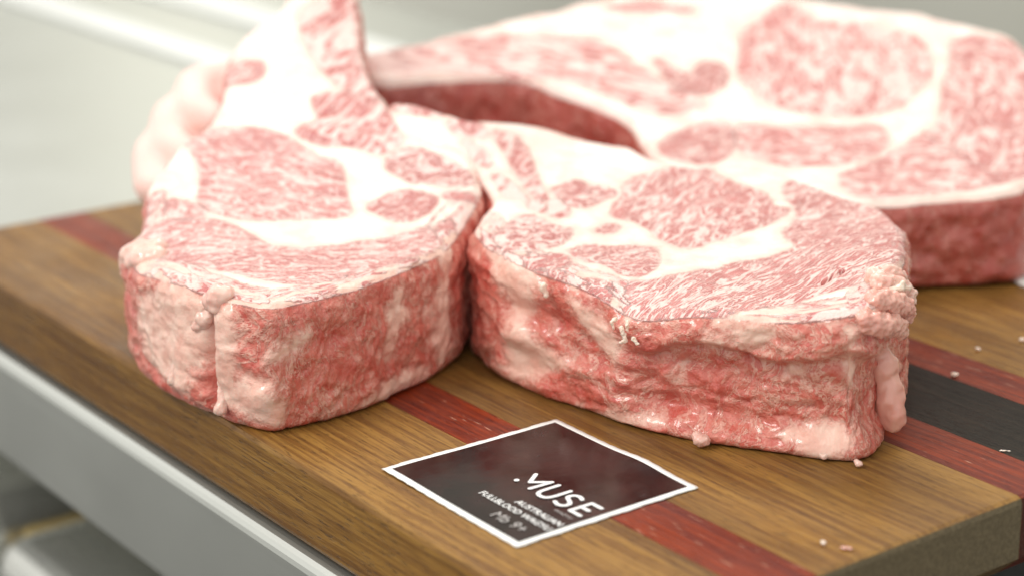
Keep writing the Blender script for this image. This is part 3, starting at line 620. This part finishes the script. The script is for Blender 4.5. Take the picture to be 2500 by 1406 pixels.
    fpart = np.where(fw > 0.5, -2, np.where((fm > 0) & (fid >= 0), fid, -1))
    ids = [-1, -2]+list(range(len(names)))
    for pid in ids:
        Fs = F[fpart == pid]
        if len(Fs) < 6: continue
        u, inv = np.unique(Fs, return_inverse=True); Fi = inv.reshape(Fs.shape)
        nm = {-1: 'top_fat', -2: 'side_flesh'}.get(pid, names[pid] if pid >= 0 else '')
        me = quick_mesh(nm, V[u], Fi)
        for an, arr in (('mus', mus), ('vw', vw), ('tone', tone), ('pink', pink), ('side', ws), ('web', web)):
            at = me.attributes.new(an, 'FLOAT', 'POINT'); at.data.foreach_set('value', np.ascontiguousarray(arr[u], np.float32))
        at = me.attributes.new('fib', 'FLOAT_VECTOR', 'POINT'); at.data.foreach_set('vector', np.ascontiguousarray(fib[u], np.float32).ravel())
        me.normals_split_custom_set_from_vertices(N[u])
        link(nm, me, MEAT, root)
    return root

GA = lambda X, Y: 50+ramp(Y, 90, 190, .34)-7*sst(-130, -165, X)*(1-sst(130, 170, Y))
GB0 = lambda X, Y: 51+ramp(Y, 70, 150, .13)+8*sst(80, 125, X)*(1-sst(60, 150, Y))-7*np.exp(-((X-35)**2+(Y-44)**2)/400.)
GB = lambda X, Y: GB0(X, Y)+(GA(X, Y)-GB0(X, Y))*sst(20, -35, X)*sst(125, 195, Y)
GC = lambda X, Y: 41+.25*(Y-200)
ZA = lambda X, Y, zt: 0.4+np.maximum(0, ramp(Y, 90, 190, .34)*0.9+6*sst(180, 260, Y))
ZBb = lambda X, Y, zt: 0.4+sst(175, 230, Y)*14
ZC = lambda X, Y, zt: 1.6+0*X

MP = {'eye_muscle': (0.045, 3.6, 1.7, 1.15, 0.0), 'cap_muscle': (0.046, 4.0, 2.1, 0.84, 0.0), 'muscle': (0.038, 1.4, 1.3, 0.6, 0.10), 'rib_muscle': (0.070, 2.6, 0.55, 1.25, 0.25)}
PA = dict(front=150, big=0.9, mid=1.1, rid=0.6, fol=0.55, diag=-0.25, sbias=0.80, rimb=0.12, mp=dict(MP, eye_muscle=(0.043, 2.4, 1.8, -0.38, 0.0), cap_muscle=(0.046, 2.5, 1.9, 0.05, 0.0), muscle1=(0.045, 1.2, 1.0, 0.5, 0.35)), svw=0.020, sfs=1.25,
          stamps=[(-119.5, 26, 2.0, 22, -5.5), (-112, 30, 6, 18, 2.5), (-100, 14, 8, 7, 2.5), (-70, 34, 9, 5, -2.0), (-136, 14, 12, 12, 1.5)])
steakA = build_steak('A', GA, ZA, 50, 0.72, 'left steak held up by its rib bone, smooth pale fat on its left flank', 1, PA)
PB = dict(front=130, big=1.3, mid=1.1, rid=0.8, fol=1.0, diag=-0.35, sbias=0.62, webx=0.6, mp=dict(MP, muscle2=(0.05, 1.2, 1.0, 0.5, 0.35), muscle4=(0.045, 1.5, 1.8, 0.2, 0.0)), svw=0.022, sfs=1.35,
          recess=(36, 128, 5, 37, 7.0), stamps=[(4, 32, 16, 5, -4.5), (18, 24, 12, 5, -3.5), (2, 12, 12, 6, -3.0), (-6, 22, 8, 5, 2.5), (44, 26, 3, 9, 3.0)],
          slit=((101.5, 45.0), (113.5, 55.0)))
steakB = build_steak('B', GB, ZBb, 52, 0.72, 'front right steak behind the label, with a fat lobe hanging on its right end', 2, PB)
PC = dict(front=0, big=1.4, mid=0.8, rid=0.6, fol=0.6, sbias=1.3, side_shade=0.55, webm=0.15, mp=dict(MP, eye_muscle=(0.050, 2.6, 0.9, 1.36, 0.0), cap_muscle=(0.046, 2.6, 0.95, 9, 0.0), rib_muscle=(0.075, 3.0, 0.6, -0.35, 0.2), muscle4=(0.05, 2.2, 0.9, 0.0, 0.0), muscle1=(0.03, 1.2, 0.8, 0.5, 0.35)), svw=0.015, pink=0.9)  # dark red mixed into this steak's side colour to paint its shade
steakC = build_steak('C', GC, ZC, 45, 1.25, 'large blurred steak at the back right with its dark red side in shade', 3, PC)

# ------------------------------------------------------------------ fat lumps and other parts of the steaks
def lump(name, balls, mat, parent=None, voxel=0.55, amp=0.35, sc=3.0, seed=0, smooth=2):
    V, F = remesh(spheres_mesh(balls), voxel, 0); V = smooth_v(V, F, smooth)
    N = vnormals(V, F); V = V+N*(amp*fbm(V/sc+seed, 2))[:, None]
    V[:, 2] = np.maximum(V[:, 2], 0.15)
    me = quick_mesh(name, V*MM, F); return link(name, me, mat, parent)
rn = random.Random(5)
# lobe on the right end of the front right steak
lump('fat_lobe', [(126, 29, 16.5, 6.0, 5.2, 11.0), (127.3, 28, 12, 5.2, 5.0, 8.0), (124, 31, 28, 5.0, 5.0, 8.0), (121, 32, 35, 4.0, 4.5, 5.0)], FAT_P, steakB, 0.6, 1.1, 8.0, 3, 4)
trims = [chain([(120, 36, 60, 4), (126, 38, 61, 3.4), (130, 39, 59.5, 2.2)])+chain([(124, 40, 58, 4), (130, 40, 56, 2.6)]),
         chain([(121, 30, 60, 4.2), (128, 33, 57, 4.2), (132.5, 35, 54, 2.6)])+[(133.5, 35, 51.5, 1.8)],
         chain([(117, 19, 57.5, 4.2), (123, 23, 55.5, 4.6), (129, 28, 52, 4.2), (131, 31, 47.5, 3.0)]),
         chain([(113, 13, 52, 4.6), (119, 15, 50, 4.6), (125, 22, 47, 4.4), (128, 26, 43.5, 3.0)]),
         chain([(125, 27, 58, 2.0), (128, 29, 59, 2.0), (130.5, 31.5, 57.5, 1.5)])]
for k, b_ in enumerate(trims): lump('fat_trim', b_, (FAT, FAT, FAT_P, FAT_P, FAT_W)[k], steakB, 0.45, 1.0, 2.8, 5+k*3.1, 6)
for k, (x, y, z, r) in enumerate([(100.7, 13, 2.0, 1.5), (111.9, 6.8, 1.6, 1.4), (59, 26.5, 3.0, 2.8)]):
    lump('fat_nodule', [(x, y, z, r*1.2, r, r*.85), (x-r*.6, y+1, z+r*.4, r*.7, r*.7, r*.7)], FAT, steakB, 0.45, 0.4, 1.6, 20+k)
for k, (x, y, z) in enumerate([(31, 43.5, 40), (31.8, 43, 37.8), (35.2, 41.5, 36.6), (33, 43.5, 42), (29, 46, 42.5)]):
    lump('fat_shred', chain([(x, y, z, 0.9), (x+rn.uniform(-1.5, 1.5), y-1.0, z-rn.uniform(.5, 2.5), 0.75), (x+rn.uniform(-1.5, 1.5), y-.8, z-rn.uniform(2, 4), 0.45)]), FAT_W, steakB, 0.3, 0.35, 0.9, 40+k, 1)
lump('fat_nodule', [(3.5, 72, 46, 1.6, 1.6, 2.4), (4.5, 71.5, 43.6, 1.3, 1.3, 1.6)], FAT_W, steakB, 0.4, 0.3, 1.6, 51)
# lumps on the front left steak
lump('fat_nodule', [(-115.5, 58, 49, 5.0, 4.5, 4.6), (-118.5, 60, 46.5, 3.8, 3.6, 3.6), (-112.5, 57.5, 50.5, 3.6, 3.2, 3.0), (-116.5, 56.5, 45.0, 3.0, 2.6, 2.6)], FAT, steakA, 0.5, 0.7, 4.5, 61, 5)
lump('fat_nodule', [(-122, 63, 38.5, 3.4, 3.2, 4.0), (-124.2, 64.5, 35.5, 3.0, 3.0, 2.8), (-119.8, 61, 40.5, 2.6, 2.6, 3.0)], FAT, steakA, 0.5, 0.7, 4.0, 62, 5)
lump('fat_drip', chain([(-135.4, 75.5, 22, 0.8), (-135.8, 75, 17.5, 1.0), (-136.2, 74.5, 14, 1.7), (-136.8, 74.2, 10.5, 2.2)])+[(-138, 74.5, 9.6, 1.5), (-135.2, 74, 10.2, 1.5)], FAT, steakA, 0.4, 0.25, 1.6, 63)
lump('fat_drip', chain([(-116.8, 57.5, 20, 1.0), (-116.2, 56, 14, 1.3), (-115.6, 54.5, 9, 2.2), (-116.5, 54, 6.5, 2.8)]), FAT, steakA, 0.45, 0.3, 2.0, 64)
lump('fat_flap', chain([(-148, 122, 47, 5), (-156, 125, 46, 5.5), (-160.5, 127, 43, 4.6), (-162.5, 127.5, 38.5, 3.0)])+chain([(-146, 113, 46.5, 4.6), (-152, 115, 45.5, 5), (-157, 120, 43, 4.4)]), FAT, steakA, 0.6, 0.8, 6.0, 65, 8)
# ------------------------------------------------------------------ crumbs on the board
def crumb(x, y, balls, label, mat):
    o = lump('fat_crumb', [(bx, by, bz, *r) for bx, by, bz, *r in balls], mat, None, 0.35, 0.3, 1.2, x*0.1)
    o.location = (x*MM, y*MM, 0.0002); o.scale = (0.78, 0.78, 0.78); tag(o, label, 'crumb', 'bits of fat scattered on the board')
crumb(163.9, 94.8, [(0, 0, 1.2, 2.0, 1.6, 1.3), (1.2, .3, 1.0, 1.2, 1.2, 1.0)], 'round white fat crumb at the edge of the black stripe', FAT_W)
crumb(179.6, 123.8, [(0, 0, 1.0, 1.5, 1.5, 1.1), (-.8, .4, .8, 1, 1, .8)], 'small blurred fat crumb behind the far red stripe', FAT_W)
crumb(199.8, 133.9, [(0, 0, 1.2, 1.7, 1.5, 1.2)], 'pale fat crumb at the right edge of the photo on the walnut', FAT_W)
crumb(90.3, -55.0, [(0, 0, .9, 1.2, 1.6, .9), (-.4, 1.2, .8, .8, 1.0, .7)], 'white fat crumb near the front right of the board', FAT_W)
crumb(96.5, -58.5, [(0, 0, .7, 2.2, 1.2, .7), (2.2, -.7, .6, 1.2, 1, .6)], 'pink meat crumb beside the white one near the front right', FAT_P)
crumb(165.4, 19.7, [(0, 0, .4, 2.2, .8, .4), (2.4, -.6, .4, 1.0, .6, .4)], 'thin flake of fat on the near red stripe edge', FAT_W)

# paper sheet at the right end
bm = bmesh.new(); pv = [bm.verts.new((x*MM, y*MM, 0.0008)) for x, y in ((214, 214), (217, 204), (226, 199), (300, 178), (330, 250), (240, 262))]
f = bm.faces.new(pv); r = bmesh.ops.extrude_face_region(bm, geom=[f]); bmesh.ops.translate(bm, vec=(0, 0, 0.0008), verts=[v for v in r['geom'] if isinstance(v, bmesh.types.BMVert)])
pp = link('paper_sheet', bm_mesh('paper_sheet', bm), PAPER); tag(pp, 'white paper showing from under the back steak at the right edge', 'paper')

# ------------------------------------------------------------------ hands
def hand(name, fingers, palm, label):
    balls = []
    for f in fingers: balls += chain(f)
    for p in palm: balls += chain(p)
    V, F = remesh(spheres_mesh(balls), 1.3, 0); V = smooth_v(V, F, 40)
    o = link(name, quick_mesh(name, V*MM, F), SKIN); tag(o, label, 'hand'); return o
hand('person_hand',
     [[(-108, 345, 70, 12), (-134, 324, 72, 12), (-156, 300, 73, 12), (-154, 278, 68, 10), (-142, 262, 66, 8.6)],
      [(-110, 344, 58, 12), (-142, 316, 60, 13), (-166, 289, 60, 13), (-165, 266, 53, 10), (-152, 250, 52, 8.6)],
      [(-112, 338, 47, 11), (-147, 306, 47, 13), (-173, 276, 46.5, 13), (-172, 250, 39, 9.6), (-158, 238, 39, 8.2)],
      [(-114, 330, 36, 10), (-145, 298, 35, 12), (-166, 264, 33, 12), (-162, 244, 27, 8.2), (-150, 236, 27, 7.2)],
      [(-98, 360, 100, 13), (-96, 330, 92, 11), (-92, 306, 84, 9.4), (-90, 288, 80, 8.2)]],
     [[(-101, 364, 90, 18), (-104, 354, 68, 18), (-110, 344, 52, 14)], [(-112, 340, 62, 15), (-136, 308, 62, 17), (-150, 284, 58, 14)], [(-136, 300, 48, 15), (-152, 268, 46, 12)], [(-100, 440, 330, 31), (-100, 400, 200, 24), (-101, 372, 124, 19.5), (-101, 362, 98, 19)]],
     'bare hand gripping the left steak from behind, blurred')
